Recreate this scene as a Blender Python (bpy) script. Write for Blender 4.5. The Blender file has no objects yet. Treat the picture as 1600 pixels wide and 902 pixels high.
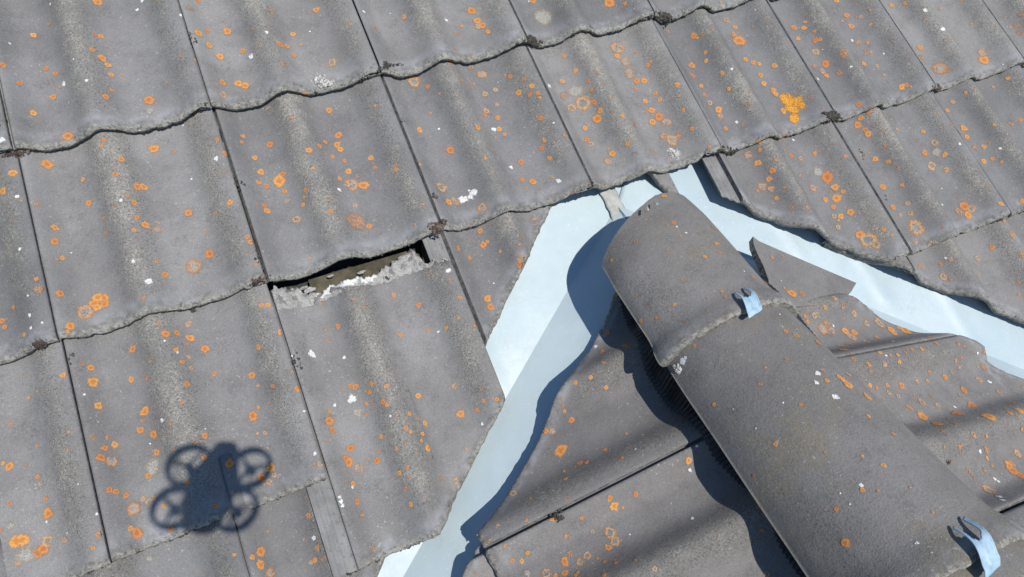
import bpy, bmesh, math, random
from mathutils import Vector, Matrix, noise
from mathutils.bvhtree import BVHTree

# ------------------------------------------------------------------ frame of the place
# Roof coordinates: u along the tile courses (right), v up the slope, n off the slope, in metres.
# World: X = u, Z up, the main slope pitched 25.3 degrees.
PITCH = math.radians(25.3)
Z0 = 5.0
CP, SP = math.cos(PITCH), math.sin(PITCH)
def W(p):
    return Vector((p[0], p[1]*CP - p[2]*SP, p[1]*SP + p[2]*CP + Z0))
def WD(d):
    return Vector((d[0], d[1]*CP - d[2]*SP, d[1]*SP + d[2]*CP))

sc = bpy.context.scene
col = sc.collection

# ------------------------------------------------------------------ camera (carried by the drone's nose)
CAM = Vector((0.3408, -1.0340, 1.0582))
RX = Vector((0.9077, -0.3644, 0.2080)); RY = Vector((-0.2961, -0.9075, -0.2979)); RZ = Vector((0.2973, 0.2088, -0.9317))
FPX = 1030.0
cam = bpy.data.objects.new('camera', bpy.data.cameras.new('camera'))
col.objects.link(cam); sc.camera = cam
a, b, c = WD(RX), WD(-RY), WD(-RZ)
cam.matrix_world = Matrix(((a.x, b.x, c.x, 0), (a.y, b.y, c.y, 0), (a.z, b.z, c.z, 0), (0, 0, 0, 1)))
cam.location = W(CAM)
cam.data.sensor_width = 36.0
cam.data.lens = 36.0*FPX/1600.0
cam.data.clip_start = 0.01
cam.data.clip_end = 600.0

# ------------------------------------------------------------------ sun and sky
SUN = WD(Vector((-0.1454, 0.1248, -0.9815))).normalized()      # the way the light travels
sun = bpy.data.objects.new('sun', bpy.data.lights.new('sun', 'SUN'))
col.objects.link(sun)
sun.rotation_euler = SUN.to_track_quat('-Z', 'Y').to_euler()
sun.location = (0, 0, 30)
sun.data.energy = 4.0
sun.data.angle = math.radians(0.53)
sun.data.color = (1.0, 0.945, 0.87)
w = bpy.data.worlds.new('World'); sc.world = w; w.use_nodes = True
nt = w.node_tree
bg = nt.nodes['Background']
sky = nt.nodes.new('ShaderNodeTexSky'); sky.sky_type = 'NISHITA'; sky.sun_disc = False
toward = -SUN
sky.sun_elevation = math.asin(toward.z)
sky.sun_rotation = math.atan2(toward.x, toward.y)
sky.air_density = 1.0; sky.dust_density = 0.0; sky.ozone_density = 4.0
nt.links.new(sky.outputs[0], bg.inputs[0]); bg.inputs[1].default_value = 0.105
sc.view_settings.view_transform = 'Standard'
sc.view_settings.look = 'None'
sc.view_settings.gamma = 1.0
sc.view_settings.use_curve_mapping = False
sc.view_settings.exposure = 0.26
sc.render.engine = 'CYCLES'

RND = random.Random(11)
def nz(x, y=0.0, z=0.0): return noise.noise(Vector((x, y, z)))

# ------------------------------------------------------------------ naming helpers
def tag(o, label=None, cat=None, group=None, kind=None):
    if label: o['label'] = label
    if cat: o['category'] = cat
    if group: o['group'] = group
    if kind: o['kind'] = kind
    return o
def empty(name, loc, label, cat, group=None):
    o = bpy.data.objects.new(name, None); col.objects.link(o); o.location = loc
    o.empty_display_size = 0.1
    return tag(o, label, cat, group)
def link(name, me, parent=None):
    o = bpy.data.objects.new(name, me); col.objects.link(o)
    if parent is not None:
        o.parent = parent
        if parent.type == 'EMPTY': o.matrix_parent_inverse = Matrix.Translation(-Vector(parent.location))
    return o

class MB:
    """vertices, faces, material slots and a point colour for one mesh object"""
    def __init__(s): s.v = []; s.f = []; s.m = []; s.c = []; s.smooth = []
    def vert(s, p, c=(0, 0, 0, 1)): s.v.append(p); s.c.append(c); return len(s.v)-1
    def face(s, idx, m=0, sm=True): s.f.append(idx); s.m.append(m); s.smooth.append(sm)
    def build(s, name, mats, parent=None, conv=W):
        me = bpy.data.meshes.new(name)
        me.from_pydata([tuple(conv(p)) for p in s.v], [], s.f)
        for m in mats: me.materials.append(m)
        me.polygons.foreach_set('material_index', s.m)
        me.polygons.foreach_set('use_smooth', s.smooth)
        at = me.color_attributes.new('wear', 'FLOAT_COLOR', 'POINT')
        at.data.foreach_set('color', [x for c in s.c for x in c])
        me.update()
        return link(name, me, parent)
    def box(s, c, ex, ey, ez, m=0, col=(0, 0, 0, 1)):
        """box at centre c with half-axis vectors"""
        i = len(s.v)
        for sz in (-1, 1):
            for sy in (-1, 1):
                for sx in (-1, 1): s.vert(c + ex*sx + ey*sy + ez*sz, col)
        for q in ((0, 2, 3, 1), (4, 5, 7, 6), (0, 1, 5, 4), (2, 6, 7, 3), (0, 4, 6, 2), (1, 3, 7, 5)):
            s.face([i+k for k in q], m, False)

# ------------------------------------------------------------------ materials
def mat_new(name):
    m = bpy.data.materials.new(name); m.use_nodes = True
    nt = m.node_tree; nt.nodes.clear()
    out = nt.nodes.new('ShaderNodeOutputMaterial'); bs = nt.nodes.new('ShaderNodeBsdfPrincipled')
    nt.links.new(bs.outputs[0], out.inputs[0])
    return m, G(nt), bs
class G:
    def __init__(s, nt): s.nt = nt; s._oc = None
    def put(s, sock, v):
        if isinstance(v, bpy.types.NodeSocket): s.nt.links.new(v, sock)
        elif isinstance(v, (tuple, list)): sock.default_value = tuple(v) + ((1.0,) if len(v) == 3 and len(sock.default_value) == 4 else ())
        else: sock.default_value = v
    def oc(s):
        if s._oc is None: s._oc = s.nt.nodes.new('ShaderNodeNewGeometry').outputs['Position']
        return s._oc
    def noise(s, scale, detail=3, rough=0.55, vec=None, dist=0.0):
        n = s.nt.nodes.new('ShaderNodeTexNoise'); s.put(n.inputs['Vector'], vec if vec is not None else s.oc())
        n.inputs['Scale'].default_value = scale; n.inputs['Detail'].default_value = detail
        n.inputs['Roughness'].default_value = rough; n.inputs['Distortion'].default_value = dist
        return n.outputs[0]
    def vor(s, scale, feature='F1', vec=None, out='Distance'):
        n = s.nt.nodes.new('ShaderNodeTexVoronoi'); n.feature = feature
        s.put(n.inputs['Vector'], vec if vec is not None else s.oc()); n.inputs['Scale'].default_value = scale
        return n.outputs[out]
    def math(s, op, a, b=0.0, c=0.0, clamp=False):
        n = s.nt.nodes.new('ShaderNodeMath'); n.operation = op; n.use_clamp = clamp
        s.put(n.inputs[0], a); s.put(n.inputs[1], b); s.put(n.inputs[2], c); return n.outputs[0]
    def step(s, x, lo, hi, to0=0.0, to1=1.0, smooth=True):
        n = s.nt.nodes.new('ShaderNodeMapRange'); n.interpolation_type = 'SMOOTHSTEP' if smooth else 'LINEAR'
        s.put(n.inputs[0], x)
        for k, v in ((1, lo), (2, hi), (3, to0), (4, to1)): s.put(n.inputs[k], v)
        return n.outputs[0]
    def mix(s, f, a, b, mode='MIX'):
        n = s.nt.nodes.new('ShaderNodeMix'); n.data_type = 'RGBA'; n.blend_type = mode
        s.put(n.inputs[0], f); s.put(n.inputs[6], a); s.put(n.inputs[7], b); return n.outputs[2]
    def attr(s, name='wear'):
        n = s.nt.nodes.new('ShaderNodeAttribute'); n.attribute_name = name
        q = s.nt.nodes.new('ShaderNodeSeparateColor'); s.nt.links.new(n.outputs['Color'], q.inputs[0])
        return q.outputs[0], q.outputs[1], q.outputs[2], n.outputs['Alpha']
    def bump(s, h, strength, dist, normal=None):
        n = s.nt.nodes.new('ShaderNodeBump'); s.put(n.inputs['Height'], h)
        n.inputs['Strength'].default_value = strength; n.inputs['Distance'].default_value = dist
        if normal is not None: s.put(n.inputs['Normal'], normal)
        return n.outputs[0]

def tile_material(name, dark, light, crest_col, speck=1.0, olive=0.0, pit=0.6):
    m, g, bs = mat_new(name)
    R, Gt, B, A = g.attr()
    def dev(scale, amp, detail=4, rough=0.7): return g.math('MULTIPLY', g.math('SUBTRACT', g.noise(scale, detail, rough), 0.5), amp)
    base = g.mix(g.step(g.noise(7.0, 6, 0.65), 0.32, 0.68), dark, light)
    base = g.mix(g.step(g.noise(2.3, 2), 0.35, 0.65, 0.0, 0.35), base, tuple(x*0.74 for x in light))
    base = g.mix(1.0, base, g.mix(B, (0.84, 0.845, 0.86), (1.12, 1.11, 1.09)), 'MULTIPLY')
    # the coating's own grain
    base = g.mix(1.0, base, g.mix(g.step(g.noise(430.0, 4, 0.75), 0.33, 0.67), (0.86, 0.86, 0.86), (1.14, 1.14, 1.14)), 'MULTIPLY')
    # dull film of grime, finer grained
    grime = g.math('MULTIPLY', g.step(g.noise(26.0, 6, 0.75), 0.46, 0.68), g.step(g.noise(300.0, 3, 0.7), 0.38, 0.60))
    base = g.mix(g.math('MULTIPLY', grime, 0.55), base, (0.095, 0.092, 0.086))
    # coating worn to pale sand on the crests, in ragged clumps of grains
    wv = g.math('ADD', g.math('ADD', R, dev(9.0, 1.5)), dev(45.0, 1.2))
    worn = g.step(wv, 0.25, 1.45)
    gr = g.noise(300.0, 6, 0.85)
    pale = g.step(g.math('ADD', gr, g.math('MULTIPLY', worn, 0.17)), 0.575, 0.67)
    pale = g.math('MULTIPLY', pale, g.step(worn, 0.0, 0.35))
    base = g.mix(g.math('MULTIPLY', pale, 0.60*speck), base, crest_col)
    base = g.mix(g.math('MULTIPLY', worn, 0.16*speck), base, crest_col)
    # dark grains where the coating is lost but algae hold on
    fl = g.math('MULTIPLY', g.step(g.math('ADD', R, dev(17.0, 0.8)), 0.30, 0.75), g.step(g.noise(380.0, 5, 0.85), 0.52, 0.60))
    base = g.mix(g.math('MULTIPLY', fl, 0.85), base, (0.065, 0.062, 0.056))
    # loose pale specks everywhere
    sp = g.math('MULTIPLY', g.step(g.noise(230.0, 3, 0.6), 0.635, 0.70), g.step(g.noise(9.0, 4, 0.7), 0.36, 0.62))
    base = g.mix(g.math('MULTIPLY', sp, 0.65), base, (0.46, 0.44, 0.39))
    if olive:
        ol = g.math('MULTIPLY', g.step(g.noise(9.0, 5, 0.7), 0.46, 0.68), g.step(g.noise(260.0, 4, 0.75), 0.42, 0.62))
        base = g.mix(g.math('MULTIPLY', ol, olive), base, (0.22, 0.185, 0.10))
    # towards the tail: a rubbed lighter smear, a grimy line, then the raw gritty lip
    smear = g.math('MULTIPLY', g.step(Gt, 0.06, 0.34), g.step(g.noise(24.0, 5, 0.7), 0.38, 0.66))
    base = g.mix(g.math('MULTIPLY', smear, 0.50), base, (0.33, 0.34, 0.36))
    gl = g.math('MULTIPLY', g.math('MULTIPLY', g.step(Gt, 0.25, 0.50), g.step(Gt, 0.85, 0.6)), g.step(g.noise(60.0, 4, 0.7), 0.40, 0.62))
    base = g.mix(g.math('MULTIPLY', gl, 0.55), base, (0.10, 0.097, 0.09))
    lip = g.math('MULTIPLY', g.step(g.math('ADD', Gt, dev(60.0, 0.8)), 0.48, 0.78), g.step(g.noise(240.0, 4, 0.75), 0.36, 0.58))
    lipc = g.mix(g.step(g.noise(150.0, 5, 0.8), 0.42, 0.58), (0.085, 0.08, 0.068), (0.34, 0.325, 0.27))
    base = g.mix(g.math('MULTIPLY', lip, 0.9), base, lipc)
    g.put(bs.inputs['Base Color'], base)
    bs.inputs['Roughness'].default_value = 0.82
    bs.inputs['Specular IOR Level'].default_value = 0.3
    h = g.math('ADD', g.math('MULTIPLY', g.noise(420.0, 4, 0.7), 0.8), g.math('MULTIPLY', pale, 0.5))
    h = g.math('ADD', h, g.math('MULTIPLY', g.noise(60.0, 4, 0.6), 0.9))
    g.put(bs.inputs['Normal'], g.bump(h, pit, 0.002 if pit < 0.7 else 0.0032))
    return m
T_MAIN = tile_material('tile_concrete', (0.166, 0.164, 0.162), (0.228, 0.226, 0.223), (0.40, 0.38, 0.325))
T_DORM = tile_material('tile_concrete_dormer', (0.160, 0.154, 0.149), (0.208, 0.201, 0.194), (0.35, 0.335, 0.29), 0.7)
T_RIDGE = tile_material('ridge_concrete', (0.178, 0.170, 0.161), (0.232, 0.223, 0.213), (0.38, 0.35, 0.29), 0.9, 0.7, 0.69)

def edge_material():
    m, g, bs = mat_new('tile_edge_grit')
    n1 = g.noise(190.0, 4, 0.7); n2 = g.noise(60.0, 4, 0.6)
    c = g.mix(g.step(n1, 0.36, 0.62), (0.085, 0.08, 0.07), (0.33, 0.315, 0.265))
    c = g.mix(g.step(n2, 0.52, 0.70, 0.0, 0.7), c, (0.52, 0.50, 0.43))
    c = g.mix(g.step(g.noise(36.0, 3), 0.58, 0.68, 0.0, 0.75), c, (0.05, 0.045, 0.04))
    g.put(bs.inputs['Base Color'], c); bs.inputs['Roughness'].default_value = 0.95
    g.put(bs.inputs['Normal'], g.bump(g.noise(240.0, 4, 0.7), 1.0, 0.003))
    return m
T_EDGE = edge_material()
def side_material():
    m, g, bs = mat_new('tile_side')
    c = g.mix(g.step(g.noise(120.0, 4, 0.7), 0.35, 0.7), (0.10, 0.098, 0.094), (0.27, 0.262, 0.245))
    g.put(bs.inputs['Base Color'], c); bs.inputs['Roughness'].default_value = 0.95
    g.put(bs.inputs['Normal'], g.bump(g.noise(240.0, 4, 0.7), 0.7, 0.002))
    return m
T_SIDE = side_material()
def channel_material():
    m, g, bs = mat_new('tile_channel')
    c = g.mix(g.step(g.noise(20.0, 5, 0.65), 0.35, 0.65), (0.155, 0.155, 0.153), (0.235, 0.235, 0.232))
    c = g.mix(g.math('MULTIPLY', g.step(g.noise(160.0, 3), 0.55, 0.66), 0.5), c, (0.09, 0.09, 0.085))
    g.put(bs.inputs['Base Color'], c); bs.inputs['Roughness'].default_value = 0.8
    g.put(bs.inputs['Normal'], g.bump(g.noise(300.0, 3), 0.3, 0.001))
    return m
T_CHAN = channel_material()

def lichen_material():
    # wear: R = 0 centre .. 1 rim, G = kind (0 solid, .25 hollow, .5 worn, .75 grey, 1 white), B random
    m, g, bs = mat_new('lichen')
    R, K, B, A = g.attr()
    rr = g.math('ADD', R, g.math('MULTIPLY', g.math('SUBTRACT', g.noise(330.0, 3, 0.65), 0.5), 1.15))
    n = g.noise(520.0, 3, 0.7)
    orange = g.mix(B, (0.50, 0.200, 0.066), (0.60, 0.300, 0.090))
    deep = g.mix(B, (0.36, 0.125, 0.045), (0.46, 0.19, 0.045))
    pale = g.mix(B, (0.40, 0.225, 0.13), (0.46, 0.30, 0.17))
    c = g.mix(g.step(rr, 0.30, 0.50), deep, orange)
    c = g.mix(g.step(rr, 0.62, 0.90), c, pale)
    c = g.mix(g.step(n, 0.46, 0.66, 0.0, 0.75), c, deep)
    c = g.mix(g.step(g.noise(300.0, 3, 0.7), 0.56, 0.70, 0.0, 0.55), c, (0.24, 0.21, 0.18))
    grey = g.mix(g.step(n, 0.4, 0.65), (0.22, 0.215, 0.19), (0.38, 0.37, 0.33))
    hollow = g.mix(g.step(rr, 0.42, 0.62), grey, g.mix(g.step(n, 0.45, 0.65), pale, orange))
    worn = g.mix(g.step(n, 0.42, 0.58), (0.20, 0.18, 0.16), g.mix(0.5, orange, (0.40, 0.22, 0.13)))
    gr = g.mix(g.step(rr, 0.78, 0.95), grey, (0.50, 0.34, 0.18))
    white = g.mix(g.step(n, 0.35, 0.65), (0.42, 0.42, 0.40), (0.76, 0.76, 0.75))
    yel = g.mix(g.step(n, 0.42, 0.60), (0.36, 0.15, 0.03), (0.72, 0.37, 0.055))
    c = g.mix(g.step(K, 0.04, 0.05), c, yel)
    c = g.mix(g.step(K, 0.12, 0.13), c, hollow)
    c = g.mix(g.step(K, 0.37, 0.38), c, worn)
    c = g.mix(g.step(K, 0.62, 0.63), c, gr)
    c = g.mix(g.step(K, 0.87, 0.88), c, white)
    g.put(bs.inputs['Base Color'], c); bs.inputs['Roughness'].default_value = 0.9
    bs.inputs['Specular IOR Level'].default_value = 0.2
    # frayed rim; worn patches are broken up
    al = g.step(rr, 1.08, 0.66)
    wornk = g.math('MULTIPLY', g.step(K, 0.37, 0.38), g.step(K, 0.63, 0.62))
    brk = g.step(g.noise(260.0, 3, 0.7), 0.42, 0.52)
    hol = g.math('MULTIPLY', g.step(K, 0.12, 0.13), g.step(K, 0.38, 0.37))
    hole = g.math('MULTIPLY', hol, g.step(rr, 0.50, 0.40))
    al = g.math('MULTIPLY', al, g.math('SUBTRACT', 1.0, g.math('MULTIPLY', wornk, g.math('SUBTRACT', 1.0, brk))))
    al = g.math('MULTIPLY', al, g.math('SUBTRACT', 1.0, g.math('MULTIPLY', hole, g.math('MULTIPLY', B, 0.5))))
    ringbrk = g.math('MULTIPLY', hol, g.step(g.noise(170.0, 4, 0.75), 0.47, 0.38))
    al = g.math('MULTIPLY', al, g.math('SUBTRACT', 1.0, g.math('MULTIPLY', ringbrk, 0.85)))
    g.put(bs.inputs['Alpha'], al)
    g.put(bs.inputs['Normal'], g.bump(g.noise(500.0, 3), 0.6, 0.001))
    return m
LICHEN = lichen_material()

def moss_material(name, a, b, c3):
    m, g, bs = mat_new(name)
    c = g.mix(g.step(g.noise(230.0, 4, 0.7), 0.36, 0.64), a, b)
    c = g.mix(g.step(g.noise(70.0, 3), 0.52, 0.64, 0.0, 0.8), c, c3)
    g.put(bs.inputs['Base Color'], c); bs.inputs['Roughness'].default_value = 1.0
    g.put(bs.inputs['Normal'], g.bump(g.noise(400.0, 4, 0.7), 1.0, 0.003))
    return m
MOSS_DARK = moss_material('moss_dark', (0.030, 0.028, 0.024), (0.10, 0.095, 0.08), (0.06, 0.05, 0.04))
MOSS_BROWN = moss_material('moss_brown', (0.035, 0.026, 0.022), (0.13, 0.09, 0.075), (0.20, 0.16, 0.13))
MOSS_PALE = moss_material('moss_pale', (0.20, 0.195, 0.18), (0.62, 0.61, 0.58), (0.72, 0.71, 0.69))

def flashing_material():
    m, g, bs = mat_new('flashing_sheet')
    c = g.mix(g.step(g.noise(5.0, 5, 0.6), 0.3, 0.7), (0.355, 0.450, 0.490), (0.430, 0.520, 0.555))
    c = g.mix(g.step(g.noise(45.0, 5, 0.7), 0.54, 0.75, 0.0, 0.30), c, (0.42, 0.50, 0.53))
    c = g.mix(g.math('MULTIPLY', g.step(g.noise(170.0, 2), 0.68, 0.72), 0.5), c, (0.60, 0.64, 0.64))
    st = g.math('MULTIPLY', g.step(g.noise(8.0, 6, 0.75), 0.50, 0.72), g.step(g.noise(120.0, 4, 0.7), 0.36, 0.66))
    c = g.mix(g.math('MULTIPLY', st, 0.42), c, (0.33, 0.34, 0.32))
    g.put(bs.inputs['Base Color'], c)
    g.put(bs.inputs['Roughness'], g.step(g.noise(18.0, 4), 0.3, 0.7, 0.42, 0.55))
    bs.inputs['Specular IOR Level'].default_value = 0.5
    g.put(bs.inputs['Normal'], g.bump(g.math('ADD', g.noise(14.0, 3), g.math('MULTIPLY', g.noise(260.0, 2), 0.08)), 0.22, 0.006))
    return m
FLASH = flashing_material()
def simple(name, colr, rough=0.7, spec=0.4, var=0.25, scale=60.0, bump=0.2):
    m, g, bs = mat_new(name)
    c = g.mix(g.step(g.noise(scale, 4, 0.65), 0.3, 0.7), tuple(x*(1-var) for x in colr), tuple(min(1, x*(1+var)) for x in colr))
    g.put(bs.inputs['Base Color'], c); bs.inputs['Roughness'].default_value = rough
    bs.inputs['Specular IOR Level'].default_value = spec
    g.put(bs.inputs['Normal'], g.bump(g.noise(scale*4, 3), bump, 0.001))
    return m
UNDERLAY = simple('roof_underlay', (0.035, 0.036, 0.034), 0.9)
BATTEN = simple('batten_timber', (0.075, 0.068, 0.045), 0.85, 0.3, 0.4, 40.0, 0.5)
CRUST = moss_material('old_mortar', (0.27, 0.265, 0.245), (0.46, 0.455, 0.43), (0.40, 0.395, 0.37))
WHITE_CRUST = simple('lime_mortar', (0.60, 0.60, 0.575), 0.9, 0.2, 0.2, 200.0, 0.6)
CLIP = simple('clip_metal', (0.30, 0.43, 0.53), 0.5, 0.4, 0.14, 90.0, 0.05)
VENT = simple('vent_strip_black', (0.020, 0.021, 0.024), 0.55, 0.4, 0.3)
TAPE = simple('sealing_tape', (0.36, 0.37, 0.355), 0.8, 0.3, 0.16, 55.0, 0.5)
DR_BODY = simple('drone_plastic', (0.60, 0.60, 0.60), 0.5, 0.4, 0.03)
DR_DARK = simple('drone_dark', (0.03, 0.03, 0.032), 0.4, 0.5, 0.05)
GLASS = simple('lens_glass', (0.01, 0.01, 0.012), 0.08, 0.6, 0.02)
GRASS = simple('ground_grass', (0.06, 0.085, 0.03), 0.95, 0.2, 0.5, 3.0, 0.6)

# ------------------------------------------------------------------ the dormer's frame in roof coordinates
GA = 0.3285                                   # course gauge
NF = -0.065                                   # flashing and boards below the tile crests
VA = Vector((0.9641, -0.6885, NF))            # where the two valleys meet
E_ = Vector((-0.0454, -0.9032, 0.4269)).normalized()   # ridge, outwards (level)
S_ = Vector((0.9990, -0.0410, 0.0194)).normalized()    # level, across the ridge to the right
Z_ = S_.cross(E_); Z_ = Z_ if Z_.z > 0 else -Z_
QQ = math.radians(19.2)
AL = S_*math.cos(QQ) + Z_*math.sin(QQ); NL = -S_*math.sin(QQ) + Z_*math.cos(QQ)
AR = -S_*math.cos(QQ) + Z_*math.sin(QQ); NR = S_*math.sin(QQ) + Z_*math.cos(QQ)
N0 = Vector((0, 0, 1))
DL = N0.cross(NL).normalized(); DL = DL if DL.y < 0 else -DL
DR = N0.cross(NR).normalized(); DR = DR if DR.y < 0 else -DR

class Frame:
    def __init__(s, O, X, Y, N): s.O, s.X, s.Y, s.N = O, X, Y, N
    def p(s, x, y, n): return s.O + s.X*x + s.Y*y + s.N*n
MAIN = Frame(Vector((0, 0, 0)), Vector((1, 0, 0)), Vector((0, 1, 0)), N0)
LEFT = Frame(VA + NL*0.065, E_, AL, NL)       # x grows outwards along the ridge
RIGHT = Frame(VA + NR*0.065, -E_, AR, NR)     # x grows inwards along the ridge

AMP = 0.029
def ease(t, rise): return 0.5-0.5*math.cos(math.pi*(t**1.55 if rise else t))
KP = ((-0.05, 0.0), (-0.01, 0.0), (0.15, -1.0), (0.18, -1.0), (0.415, 0.0), (0.60, -1.0), (0.69, -1.0), (0.95, 0.0), (0.99, 0.0), (1.165, -1.0))
def prof(f):
    """two rolls to a tile: a quicker fall, a flat pan, a longer rise"""
    f = max(-0.05, min(1.16, f))
    for (a, x), (b, y) in zip(KP, KP[1:]):
        if f <= b:
            t = (f-a)/(b-a)
            return AMP*(x + (y-x)*ease(t, y > x))
    return 0.0
def crest(f):
    """how much of the worn band lies here: the middle roll wears most, the roll at the joint less"""
    def bell(d, wd): return math.exp(-(d/wd)**2)
    return min(1.0, 0.95*bell(f-0.42, 0.115) + 0.72*bell(f-0.90, 0.085) + 0.5*bell(f+0.04, 0.04) + 0.15)

LIP = 0.0062
TILES = []           # (object, frame, u0, width, tail, bvh)
def tile(parent, fr, mats, u0, tail, length=0.418, width=0.30, lo=None, hi=None, ulo=None, uhi=None,
         du=0.005, seed=0, lift=0.0, rough=1.0, chan=True, tilt=0.0175, label=None, head_rag=0.0, sag=0.0):
    rnd = random.Random(seed*7919+13)
    T = 0.0145
    rv = rnd.random()
    yaw = rnd.uniform(-0.004, 0.004) if fr is MAIN else rnd.uniform(-0.002, 0.002)
    ulo = u0-0.033 if ulo is None else ulo
    uhi = u0+width if uhi is None else uhi
    us = []
    if chan and ulo < u0:
        us += [u for u in (u0-0.033, u0-0.0315, u0-0.029, u0-0.026, u0-0.023, u0-0.020, u0-0.018, u0-0.015, u0-0.012, u0-0.009, u0-0.006, u0-0.003, u0+0.0015) if ulo <= u <= uhi]
    st = max(ulo, u0+0.0006+0.0026*rnd.random())
    n = max(2, int((uhi-st)/du))
    us += [st + (uhi-st)*k/n for k in range(n+1)]
    def top(u, vp):
        f = (u-u0)/width
        if u < u0+0.002:
            d = u-u0
            r = 0.0
            for cc, hh in ((-0.0325, 0.004), (-0.0215, 0.0045), (-0.0105, 0.0045)): r = max(r, hh*max(0, 1-abs(d-cc)/0.0036))
            z = -0.0135 + r
        else:
            z = prof(f)
            if f < 0.03: z -= 0.003*(1-f/0.03)
            if f > 0.985: z -= 0.0015*((f-0.985)/0.015)
        return z - tilt/GA*vp + lift + sag*vp + 0.0006*nz(u*9, vp*9+tail*5, seed)
    def thick(u):
        f = (u-u0)/width
        if u < u0+0.002: return 0.005
        return 0.006 if f > 0.885 else T
    mb = MB()
    prev = None
    for ci, u in enumerate(us):
        l = tail; cut = False
        if lo is not None:
            q = lo(u)
            if q is None: prev = None; continue
            if q > l: l, cut = q, True
        h = tail+length
        if hi is not None: h = min(h, hi(u))
        if head_rag: h += head_rag*(nz(u*40, seed)*0.7 + nz(u*130, seed)*0.5)
        if h-l < 0.004: prev = None; continue
        r1 = nz(u*62, seed*3.1+tail, 1.0); r2 = nz(u*210, seed*1.7+tail, 4.0)
        rag = rough*(0.0019*r1 + 0.0016*r2 + (0.0 if r1 < 0.40 else 0.009*(r1-0.40)))
        L0 = l + yaw*(u-u0) + rag
        isch = u < u0+0.002
        offs = [0, 0.0025, 0.006, 0.010, 0.018, 0.035, 0.06]
        sc_ = min(1.0, (h-l)*0.5/0.06)
        offs = [x*sc_ for x in offs]
        m = 11 if du < 0.006 else 4
        base = offs[-1]
        rows = offs + [base + (h-l-base)*(k+1)/m for k in range(m)]
        ids = []
        for k, dv in enumerate(rows):
            vp = l-tail+dv
            drop = (LIP+0.0022*r2)*rough if k == 0 else ((0.0024+0.0016*r2)*rough if k == 1 else ((0.0006+0.0008*max(0, r2)) if k == 2 else 0.0))
            if isch: drop *= 0.3
            y = (L0 if k < 3 else l + yaw*(u-u0)) + dv
            f = (u-u0)/width
            cr = 0.12 if isch else crest(f)
            # the worn band fades under the lap and near the tail
            fade = min(1.0, max(0.0, dv-0.012)/0.06)
            ids.append(mb.vert(fr.p(u, y, top(u, vp)-drop), (cr*(0.35+0.65*fade), math.exp(-dv/0.016), rv, 1)))
        t0 = top(u, l-tail); th = thick(u)
        wl = []
        for k, q in enumerate((0.0, 0.35, 0.7, 1.0)):
            z0 = t0-(LIP+0.0022*r2)*rough*(0.3 if isch else 1)
            z = z0 + (t0-th-z0)*q
            bul = rough*(0.0016*nz(u*170, k*3.3+seed, 9.0) - (0.0014*math.sin(q*math.pi)) + (0.003*q if not cut else 0.0))
            y = L0 + (bul if q > 0 else 0)
            wl.append(mb.vert(fr.p(u, y, z), (0, 1, rv, 1)))
        bl = mb.vert(fr.p(u, L0+0.002, t0-th)); bh = mb.vert(fr.p(u, h, top(u, h-tail)-th))
        cur = (ids, wl, bl, bh, isch, cut)
        if prev is not None:
            pi, pw, pbl, pbh, pch, pc = prev
            mt = 2 if (isch and pch) else 0
            if isch != pch: mt = 3
            for k in range(len(ids)-1): mb.face([pi[k], ids[k], ids[k+1], pi[k+1]], mt, mt != 3)
            for k in range(3): mb.face([pw[k], pw[k+1], wl[k+1], wl[k]], 1 if not cut else 3)
            mb.face([pbl, pbh, bh, bl], 3, False)
            mb.face([pi[-1], ids[-1], bh, pbh], 3, False)
        if prev is None:
            mb.face([*ids, bh, bl], 3, False)
        prev = cur
        last = cur
    # right end wall
    if prev is not None:
        ids, wl, bl, bh, _, _ = prev
        mb.face([*reversed(ids), bl, bh], 3, False)
    if not mb.f: return None
    o = mb.build('roof_tile', mats, parent)
    if label: o['label'] = label
    TILES.append(o)
    return o

# ------------------------------------------------------------------ main slope
main_roof = empty('main_roof', W((0.6, -0.6, -0.1)), 'broad grey concrete tiled slope with orange lichen filling the upper left', 'roof')
MM = [T_MAIN, T_EDGE, T_CHAN, T_SIDE]
def wob(fn, amp=0.003, s=0.0):
    return lambda u: fn(u) + amp*(nz(u*30, s) + 0.5*nz(u*110, s))
def lin(p, q):
    k = (q[1]-p[1])/(q[0]-p[0])
    return lambda u: p[1] + k*(u-p[0])
cut_left = lin((0.615, -0.862), (0.819, -0.667))     # the tiles are cut back along the two valleys
cut_right = lin((1.18, -0.751), (1.70, -1.186))
slip_cut = lin((0.614, -0.957), (0.437, -1.115))
def interp(x, P):
    if x <= P[0][0]: return P[0][1]
    for (a, b), (c, d) in zip(P, P[1:]):
        if x <= c: return b + (d-b)*(x-a)/(c-a)
    return P[-1][1]
HEAD = [(0.30, -0.671), (0.343, -0.672), (0.350, -0.686), (0.371, -0.692), (0.43, -0.694), (0.465, -0.694), (0.49, -0.683),
        (0.53, -0.671), (0.545, -0.666), (0.552, -0.676), (0.557, -0.703), (0.60, -0.712)]
def slip_head(u): return interp(u, HEAD) + 0.0055*nz(u*95, 3) + 0.0045*nz(u*240, 5)
sd = 0
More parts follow.
